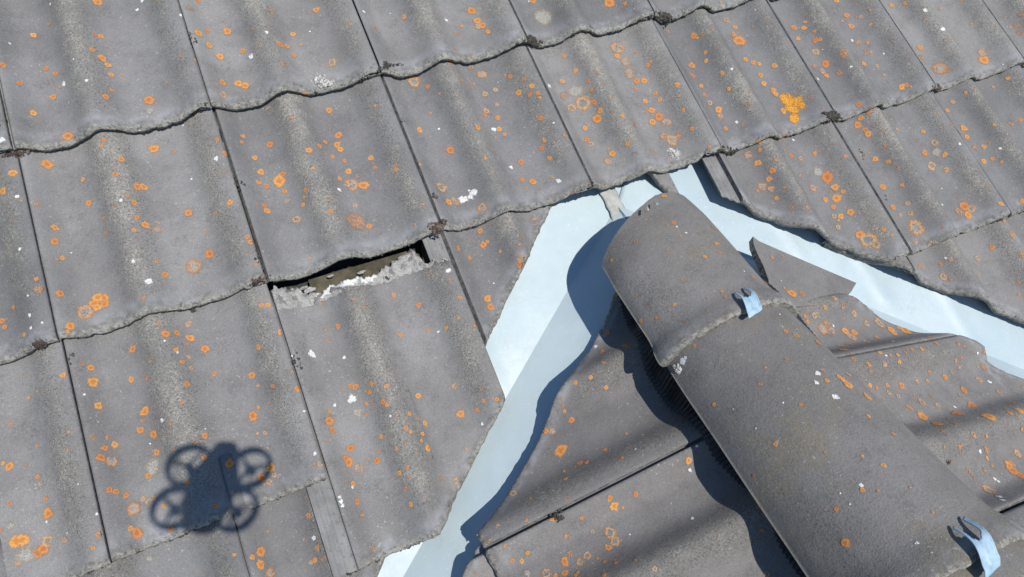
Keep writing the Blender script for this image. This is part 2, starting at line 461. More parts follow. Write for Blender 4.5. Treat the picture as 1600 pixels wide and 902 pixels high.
for j in range(0, 7):
    for i in range(-3, 9):
        sd += 1
        tail = -GA*j + RND.uniform(-0.002, 0.002)
        fine = -1 <= i <= 7 and j <= 4 and not (j == 0 and i > 2)
        kw = dict(seed=sd, du=0.0045 if fine else 0.012, lift=RND.uniform(-0.0012, 0.0012))
        u0 = 0.3*i + RND.uniform(-0.0006, 0.0006)
        if j <= 2: tile(main_roof, MAIN, MM, u0, tail, **kw)
        elif j == 3:
            if i == 1:
                slipped = tile(main_roof, MAIN, MM, u0, -1.124, length=0.47, lo=wob(slip_cut, 0.002, 2), hi=slip_head, seed=sd, du=0.003, lift=0.0058,
                               label='slipped tile that has slid down and left a ragged gap above it')
                SLIP_SEED = sd
            elif i == 2:
                tile(main_roof, MAIN, MM, u0, tail, lo=wob(cut_left, 0.003, 1), **kw)
            elif i == 3:
                kw['du'] = 0.003
                tile(main_roof, MAIN, MM, u0, tail, lo=wob(lin((1.020, -0.610), (1.086, -0.716)), 0.004, 4), ulo=1.020, uhi=1.093, chan=False, **kw)
            elif i < 1: tile(main_roof, MAIN, MM, u0, tail, **kw)
            else: tile(main_roof, MAIN, MM, u0, tail, lo=wob(cut_right, 0.002, sd), **kw)
        else:
            if i <= 2:
                u1 = (0.159 if j == 4 else 0.0) + 0.3*(i-1)
                if u1 < 0.4: tile(main_roof, MAIN, MM, u1, tail-0.003, lo=wob(lambda u: cut_left(u)-0.004, 0.003, sd), **kw)
            elif i >= 4:
                tile(main_roof, MAIN, MM, u0, tail, lo=wob(cut_right, 0.002, sd), **kw)

# old mortar crust on the broken head of the slipped tile
def slip_top(u, v):
    f = (u-0.3)/0.3
    return prof(f) - 0.0175/GA*(v+1.124) + 0.0058
mb = MB(); prev = None
n = 110
for k in range(n+1):
    u = 0.304 + (0.594-0.304)*k/n
    hi = slip_head(u) + 0.003 + 0.005*nz(u*150, 8) + 0.004*nz(u*400, 8); lo = -0.707 + 0.004*nz(u*24, 2) + 0.003*nz(u*120, 3)
    if u > 0.565: lo = max(lo, hi-0.006*max(0.2, 1-(u-0.565)/0.02))
    lo = min(lo, hi-0.003)
    ids = []
    for q in range(7):
        v = lo + (hi-lo)*q/6
        pit = nz(u*75, v*120, 11)
        e = 0.0022 + 0.0028*nz(u*140, v*140, 2) + (0.003*nz(u*60, v*60, 6) if 0 < q < 6 else -0.0016) - (0.006 if pit > 0.30 else 0)
        ids.append(mb.vert((u, v, slip_top(u, v)+e)))
    ids.append(mb.vert((u, hi, slip_top(u, hi)-0.012)))
    if prev:
        for q in range(7):
            vm = lo + (hi-lo)*q/6
            white = 0.372 + 0.02*nz(vm*300) < u < 0.470 + 0.02*nz(vm*300, 4) and nz(u*110, vm*160, 3) > -0.22 and vm > -0.7035 + 0.006*nz(u*90, 1)
            mb.face([prev[q], ids[q], ids[q+1], prev[q+1]], 1 if white else 0)
    prev = ids
mb.build('mortar_crust', [CRUST, WHITE_CRUST], slipped)
# shreds of broken mortar standing in the gap
mb = MB()
for (u, v, r, a) in ((0.360, -0.680, 0.008, 0.2), (0.352, -0.674, 0.005, 0.9), (0.452, -0.676, 0.005, 0.3), (0.40, -0.667, 0.0035, 0)):
    k0 = len(mb.v); m = 9
    for s in range(m):
        t = 2*math.pi*s/m
        rr = r*(0.7+0.6*RND.random())
        x, y = u + rr*1.5*math.cos(t), v + rr*0.55*math.sin(t)
        mb.vert((x, y, -0.047 + 0.002*math.cos(t+a)))
        mb.vert((x, y, -0.051))
    mb.face([k0+2*s for s in range(m)], 0, False)
    for s in range(m): mb.face([k0+2*s, k0+2*s+1, k0+2*((s+1) % m)+1, k0+2*((s+1) % m)], 0, False)
o = mb.build('mortar_shard', [CRUST], main_roof); o['kind'] = 'stuff'
mb = MB(); mb.box(Vector((0.452, -0.682, -0.070)), Vector((0.088, 0, 0)), Vector((0, 0.024, 0)), Vector((0, 0, 0.009)))
mb.build('batten', [BATTEN], main_roof)
mb = MB(); mb.box(Vector((0.568, -0.70, -0.0665)), Vector((0.012, 0.045, 0)), Vector((0.010, -0.003, 0)), Vector((0, 0, 0.010)))
mb.build('batten', [BATTEN], main_roof)
# the boarded and felted deck below the tiles
mb = MB(); mb.box(Vector((0.75, -0.80, -0.102)), Vector((1.95, 0, 0)), Vector((0, 1.25, 0)), Vector((0, 0, 0.02)))
mb.build('roof_underlay', [UNDERLAY], main_roof)

# ------------------------------------------------------------------ dormer slopes
dormer = empty('dormer_roof', W(VA + E_*0.5), 'small gabled side roof with capped ridge running out to the lower right', 'roof')
DM = [T_DORM, T_EDGE, T_CHAN, T_SIDE]
cutL = lambda x: -1.353*x + 0.168
cutR = lambda x: 1.53*x + 0.130
for j in range(0, 3):
    for i in range(-1, 5):
        sd += 1
        if j == 1 and i == 0: continue
        u0 = 0.1965 + 0.3*(i-0)
        tile(dormer, LEFT, DM, u0, -0.474-GA*j, lo=wob(cutL, 0.0012, sd), hi=lambda u: -0.03, seed=sd, du=0.0045, lift=RND.uniform(-0.001, 0.001))
    for i in range(0, 5):
        sd += 1
        u0 = -0.145-0.3*i-0.3 + 0.3
        tile(dormer, RIGHT, DM, u0-0.3, -0.60-GA*j, length=0.56 if j == 0 else 0.418, lo=wob(cutR, 0.0012, sd), hi=lambda u: -0.03, seed=sd, du=0.0045,
             ulo=None, lift=RND.uniform(-0.001, 0.001))
# deck under the dormer tiles
mb = MB()
for (Y, N, D) in ((AL, NL, DL), (AR, NR, DR)):
    k0 = len(mb.v)
    for w_, t in ((0.0, 0.0), (0.9, 0.9), (1.75, 0.9), (1.75, 0.0)):
        pass
    p = [VA + E_*0.03, VA + D*1.5, VA + D*1.5 + E_*(1.75-(D*1.5).dot(E_)), VA + E_*1.75]
    for q in p: mb.vert(q - N*0.006)
    for q in p: mb.vert(q - N*0.016)
    mb.face([k0, k0+1, k0+2, k0+3], 0, False); mb.face([k0+7, k0+6, k0+5, k0+4], 0, False)
    for a in range(4): mb.face([k0+a, k0+4+a, k0+4+(a+1) % 4, k0+(a+1) % 4], 0, False)
mb.build('roof_underlay', [UNDERLAY], dormer)

# ------------------------------------------------------------------ ridge
RM = [T_RIDGE, T_EDGE, T_CHAN, T_SIDE]
HL = 0.062
def ridge_pt(w_, phi, grow=0.0, out=0.0):
    """point on the capping: phi -90 (left foot) .. 90 (right foot)"""
    left = phi < 0
    dw = min(1.0, max(0.0, (w_-0.34)/0.4))
    rr_ = 0.141-0.014*dw if left else interp(w_, ((0.1, 0.104), (0.4, 0.097), (0.6, 0.115), (0.8, 0.136), (2.0, 0.136)))
    hl = HL-0.024*dw if left else HL - 0.020
    H = 0.121 + 0.033*(w_-0.09)/0.7
    r = rr_ + grow + out
    A_ = math.radians(76.0); ph = phi*76.0/90.0
    x = r*math.sin(ph)/math.sin(A_)
    z = hl + (H-hl+grow+out)*(math.cos(ph)-math.cos(A_))/(1-math.cos(A_)) + 0.6*(grow+out)*(1-math.cos(ph))
    return VA + E_*w_ + S_*x + Z_*z
def ridge_tile(w0, w1, seed):
    mb = MB(); T = 0.014; rv = 0.3+0.4*nz(seed*3.3)
    np_, nw = 64, 26
    rows = []
    for a in range(np_+1):
        phi = math.radians(-90 + 180*a/np_)
        s = w0(phi) + 0.0016*nz(phi*9, seed); e = w1 + 0.0022*nz(phi*7, seed+3) + 0.0016*nz(phi*26, seed+5)
        ids = []
        for k in range(nw+1):
            t = k/nw
            t = 1-(1-t)**1.6 if k else 0.0
            w_ = s + (e-s)*t
            d = e-w_
            g = 0.011*(1/(1+math.exp((d-0.030)/0.007)))
            g -= 0.006*max(0.0, 1-(w_-s)/0.06)
            g += -0.004*max(0, 1-d/0.004) + 0.0008*nz(w_*14, phi*4, seed)
            ids.append(mb.vert(ridge_pt(w_, phi, g), (0.5*(0.5+0.6*nz(w_*3, phi*1.5, seed)) + 0.35*max(0.0, min(1.0, -phi-0.2)), math.exp(-d/0.013), rv, 1)))
        wl = []
        for q in range(4):
            bul = 0.0022*nz(phi*34, q*2.1, seed) - 0.001*q
            wl.append(mb.vert(ridge_pt(e+(bul if q else 0), phi, 0.007-0.021*q/3-0.0), (0, 1, rv, 1)))
        b0 = mb.vert(ridge_pt(e-0.002, phi, 0.007-0.021)); b1 = mb.vert(ridge_pt(s, phi, -0.006-T)); ws = mb.vert(ridge_pt(s, phi, -0.006))
        rows.append((ids, wl, b0, b1, ws))
    for (i1, w1_, c0, c1, s1), (i2, w2_, d0, d1, s2) in zip(rows, rows[1:]):
        for k in range(nw): mb.face([i1[k], i1[k+1], i2[k+1], i2[k]], 0)
        for k in range(3): mb.face([w1_[k], w1_[k+1], w2_[k+1], w2_[k]], 1)
        mb.face([c0, c1, d1, d0], 3); mb.face([c1, s1, s2, d1], 3)
    for (ids, wl, b0, b1, ws), fl in ((rows[0], 1), (rows[-1], 0)):
        f = [*ids, b0, b1]
        mb.face(f if fl else f[::-1], 3, False)
    o = mb.build('ridge_tile', RM, dormer); TILES.append(o)
    return o
ENDS = [0.400, 0.790, 1.180, 1.570]
ridges = []
for k, e in enumerate(ENDS):
    if k == 0: w0 = lambda phi: 0.108 + 0.075*max(0.0, -phi/(math.pi/2)) - 0.010*max(0.0, phi/(math.pi/2))
    else:
        s = ENDS[k-1]-0.045
        w0 = lambda phi, s=s: s
    ridges.append(ridge_tile(w0, e, k+1))

# pleated vent strip under the two feet of the ridge
def slope_top(side, w_, lat):
    """crest-level height of the slope tiles, measured along Z_, at lateral distance lat"""
    return 0.0688 - lat*math.tan(QQ)
for side in (-1, 1):
    mb = MB(); prev = None
    n = 620
    for k in range(n+1):
        w_ = 0.20 + 1.42*k/n
        u0 = (0.1965, 0.0)
        f = ((w_-0.1965)/0.3) % 1.0 if side < 0 else ((-w_+0.445)/0.3) % 1.0
        pr = prof(f)
        pleat = 0.0016*math.sin(w_*2*math.pi/0.0072)
        HV = HL - 0.024*min(1.0, max(0.0, (w_-0.34)/0.4))
        bulge = 0.030*math.exp(-((w_-0.40)/0.13)**4) - 0.022
        sec = []
        for lat, z in ((0.098, HV-0.002), (0.110, HV-0.006), (0.116+pleat, HV-0.018+pleat), (0.120+pleat, 0.5*(HV-0.018)+0.5*(slope_top(side, w_, 0.124)+pr)+pleat), (0.124+0.6*pleat, slope_top(side, w_, 0.124)+pr+0.004+0.4*pleat), (0.134+0.6*pleat, slope_top(side, w_, 0.134)+pr+0.002)):
            sec.append(mb.vert(VA + E_*w_ + S_*(side*(lat + bulge + 0.8*pleat)) + Z_*z))
        if prev:
            for q in range(len(sec)-1): mb.face([prev[q], sec[q], sec[q+1], prev[q+1]], 0, False)
        prev = sec
    mb.build('vent_strip', [VENT], dormer)

# clips that hook each ridge tile down
def clip(w_end, seat, parent, yaw=0.20, off=-0.004, arch=0.007, down=0.004, amin=-9, L=0.043):
    mb = MB(); W2 = 0.0130
    nb, na = 22, 26
    grid = {}
    cy, sy = math.cos(yaw), math.sin(yaw)
    def pos(b, a):
        w_ = w_end + 0.005 - a*cy - b*sy*1.0
        x = off + b*cy - a*sy*-1.0
        phi = math.asin(max(-0.9, min(0.9, x/(0.141 if x < 0 else 0.11)*math.sin(math.radians(76)))))*90.0/76.0
        g = 0.010*(1/(1+math.exp(((w_end-w_)-0.030)/0.007)))
        base = ridge_pt(min(w_, w_end), phi, g)
        t = a/L
        z = 0.0035 + arch*math.sin(math.pi*min(1, max(0, t)))**1.2*0.8 
        rim = 0.0022*(math.exp(-((abs(b)-W2)/0.0016)**2)) + 0.0012*math.exp(-(b/0.0018)**2)
        extra = Z_*(z+rim)
        if a < 0: extra = Z_*(0.0035+rim) + Z_*(a*1.0) + E_*(0.002)
        return base + extra + (E_*(w_-w_end) if w_ > w_end else Vector((0, 0, 0)))
    for ia in range(-8, na+1):
        for ib in range(nb+1):
            a = L*ia/na if ia >= 0 else down*ia/8
            b = -W2 + 2*W2*ib/nb
            b *= 1.0 - 0.10*max(0, ia/na)
            grid[ia, ib] = mb.vert(pos(b, a))
    for ia in range(-8, na):
        for ib in range(nb):
            a = (ia+0.5)/na; b = (ib+0.5)/nb*2-1
            if a < amin: continue
            if a > 0.46 and abs(b) < 0.60*(min(1.0, (a-0.46)/0.14))**0.5: continue
            mb.face([grid[ia, ib], grid[ia, ib+1], grid[ia+1, ib+1], grid[ia+1, ib]], 0)
    o = mb.build('ridge_clip', [CLIP], parent)
    md = o.modifiers.new('thickness', 'SOLIDIFY'); md.thickness = 0.0013; md.offset = 1.0
    return o
clip(0.400, 0, ridges[0], off=-0.018)
clip(0.790, 0, ridges[1], off=-0.006, arch=0.010, L=0.045, down=0.008)
clip(1.180, 0, ridges[2])
clip(0.168, 0, ridges[0], yaw=0.3, off=-0.040, arch=0.002, down=0.002, amin=0.62, L=0.034)

# ------------------------------------------------------------------ valley flashings
STRIPS = ((1.297, -0.853), (1.436, -1.005), (1.588, -1.120))
def flashing(D, P, Q, k0, k1, up, wing, side, label, seed, bumps):
    o = None
    mb = MB(); prev = None
    nk, = (190,)
    ds = [wing*(1-t) for t in [i/22 for i in range(22)]] + [0.0] + [-side*(i+1)/16 for i in range(16)]
    for k in range(nk+1):
        kk = k0 + (k1-k0)*k/nk
        ids = []
        for d in ds:
            if d >= 0: p = VA + D*kk + P*d
            else: p = VA + D*max(kk, 0.0 if kk < 0 else kk) + Q*(-d)
            lat = (p-VA).dot(S_)
            if d < 0 and lat*P.dot(S_) < 0: p = VA + E_*((p-VA).dot(E_))
            n = up + 0.0012*nz(kk*9, d*9, seed) + 0.0005*nz(kk*30, d*30, seed)
            if d > 0:
                for (bu, bv) in bumps:
                    x = p.x-bu - (p.y-bv)*-0.10
                    n += 0.0048*math.exp(-(x/0.014)**2)*min(1, d/0.03)
            q = p.copy(); q.z += n
            ids.append(mb.vert(q))
        if prev:
            for q in range(len(ds)-1):
                mb.face([prev[q], ids[q], ids[q+1], prev[q+1]], 0)
        prev = ids
    o = mb.build('valley_flashing', [FLASH])
    sh = o.data.attributes.new('sharp_edge', 'BOOLEAN', 'EDGE')         # the pressed fold along the valley
    nd = len(ds)
    sh.data.foreach_set('value', [e.vertices[0] % nd == 22 and e.vertices[1] % nd == 22 for e in o.data.edges])
    md = o.modifiers.new('thickness', 'SOLIDIFY'); md.thickness = 0.0012; md.offset = -1.0
    return tag(o, label, 'flashing')
PL = Vector((DL.y, -DL.x, 0)); PL = PL if PL.y > 0 else -PL
PR = Vector((DR.y, -DR.x, 0)); PR = PR if PR.y > 0 else -PR
QL = NL.cross(DL).normalized(); QL = QL if QL.dot(AL) > 0 else -QL
QR = NR.cross(DR).normalized(); QR = QR if QR.dot(AR) > 0 else -QR
fl_left = flashing(DL, PL, QL, -0.30, 1.75, 0.0, 0.22, 0.13, 'pale blue metal sheet in the left valley, partly in shadow of the ridge end', 1, ((0.60, -0.86),))
fl_right = flashing(DR, PR, QR, 0.0, 1.75, 0.0022, 0.22, 0.17, 'pale blue metal sheet in the right valley, fully sunlit', 2, STRIPS)
# strip of sealing tape at the top of the left valley
mb = MB(); prev = None
for k in range(25):
    t = k/24
    v = -0.620 - 0.112*t
    c = 0.960 + 0.004*nz(t*5) - 0.002*t
    ids = []
    for q in range(9):
        s = q/8-0.5
        u = c + 0.034*s + 0.0015*nz(t*18, s)
        ids.append(mb.vert((u, v, NF + 0.0048 + 0.0012*nz(u*120, v*120) + 0.0012*nz(u*40, v*60) - (0.0016 if q in (0, 8) else 0))))
    if prev:
        for q in range(8): mb.face([prev[q], ids[q], ids[q+1], prev[q+1]], 0)
    prev = ids
tp = mb.build('sealing_tape', [TAPE], fl_left)
md = tp.modifiers.new('thickness', 'SOLIDIFY'); md.thickness = 0.002; md.offset = 0.0

# loose cut wedge of tile lying in the right valley beside the ridge
mb = MB()
def rp(w_, y, n): return VA + NR*0.065 + E_*w_ + AR*y + NR*n
frag = [(0.160, -0.207), (0.172, -0.214), (0.2, -0.262), (0.24, -0.332), (0.284, -0.411), (0.304, -0.374), (0.33, -0.30), (0.33, -0.18), (0.285, -0.150), (0.268, -0.163), (0.236, -0.176), (0.205, -0.184), (0.180, -0.193)]
def fz(w_, y): return -0.004 - 0.10*(w_-0.16)
top_ = []; bot_ = []
for (w_, y) in frag:
    top_.append(mb.vert(rp(w_, y, fz(w_, y)), (0.12, 0.0, 0.7, 1))); bot_.append(mb.vert(rp(w_, y, fz(w_, y)-0.014)))
mid = mb.vert(rp(0.262, -0.27, fz(0.262, -0.27)+0.0005), (0.15, 0.0, 0.7, 1))
m = len(frag)
for k in range(m):
    mb.face([mid, top_[(k+1) % m], top_[k]], 0, False)
    mb.face([top_[k], top_[(k+1) % m], bot_[(k+1) % m], bot_[k]], 1 if k in (0, 8, 9, 10, 11, 12) else 3, False)
mb.face(bot_, 3, False)
fr_ob = mb.build('tile_fragment', DM)
tag(fr_ob, 'plain grey cut wedge of tile lying on the right valley sheet beside the ridge', 'broken tile')
TILES.append(fr_ob)

# ------------------------------------------------------------------ things that grow on the tiles
DG = bpy.context.evaluated_depsgraph_get()
BV = []
allv, allp, owner = [], [], []
for ti, o in enumerate(TILES):
    me = o.data
    k0 = len(allv)
    vs = [v.co.copy() for v in me.vertices]
    ps = [list(p.vertices) for p in me.polygons if p.material_index in (0, 1)]
    BV.append(BVHTree.FromPolygons(vs, ps))
    allv += vs; allp += [[k0+x for x in p] for p in ps]; owner += [ti]*len(ps)
ALL = BVHTree.FromPolygons(allv, allp)
CW = W(CAM)
def hit(px, py):
    d = WD(RX*((px-800)/FPX) + RY*((py-451)/FPX) + RZ).normalized()
    loc, nr, idx, dist = ALL.ray_cast(CW, d)
    if loc is None: return None
    if nr.dot(d) > 0: nr = -nr
    return loc, nr, owner[idx], dist*d.dot(WD(RZ))
LM = {}
def spot(ti, loc, nr, r, kind, rnd, stretch=1.0, seg=13):
    """one lichen disc draped on the tile, 3 rings"""
    mb = LM.setdefault(ti, MB())
    t1 = nr.orthogonal().normalized(); t2 = nr.cross(t1)
    ang0 = rnd.random()*6.28
    t1, t2 = t1*math.cos(ang0)+t2*math.sin(ang0), t2*math.cos(ang0)-t1*math.sin(ang0)
    sd_ = rnd.random()*100; B = rnd.random()
    tree = BV[ti]
    def drape(p):
        l, n, i, d = tree.ray_cast(p + nr*0.02, -nr, 0.05)
        return (l + nr*(0.0007+0.00015*B)) if l is not None else None
    c = drape(loc)
    if c is None: return
    rings = [[mb.vert(c + nr*0.0004, (0.0, kind, B, 1))]]
    amp = 0.42 if kind < 0.9 else 0.75
    for q, fr_ in enumerate((0.38, 0.72, 1.1)):
        ring = []
        for s in range(seg):
            t = 2*math.pi*s/seg
            rr = r*fr_*(1 + amp*nz(math.cos(t)*1.1+sd_, math.sin(t)*1.1, 2.0) + 0.14*nz(math.cos(t)*3+sd_, math.sin(t)*3, 6.0))
            p = drape(loc + t1*(rr*math.cos(t)*stretch) + t2*(rr*math.sin(t)/stretch))
            if p is None: p = c + (t1*math.cos(t) + t2*math.sin(t))*(rr*0.3)
            ring.append(mb.vert(p, (fr_/1.0, kind, B, 1)))
        rings.append(ring)
    for s in range(seg):
        mb.face([rings[0][0], rings[1][s], rings[1][(s+1) % seg]], 0)
        for q in (1, 2): mb.face([rings[q][s], rings[q+1][s], rings[q+1][(s+1) % seg], rings[q][(s+1) % seg]], 0)
KIND = {'o': 0.0, 'y': 0.08, 'h': 0.25, 'f': 0.5, 'g': 0.75, 'w': 1.0}
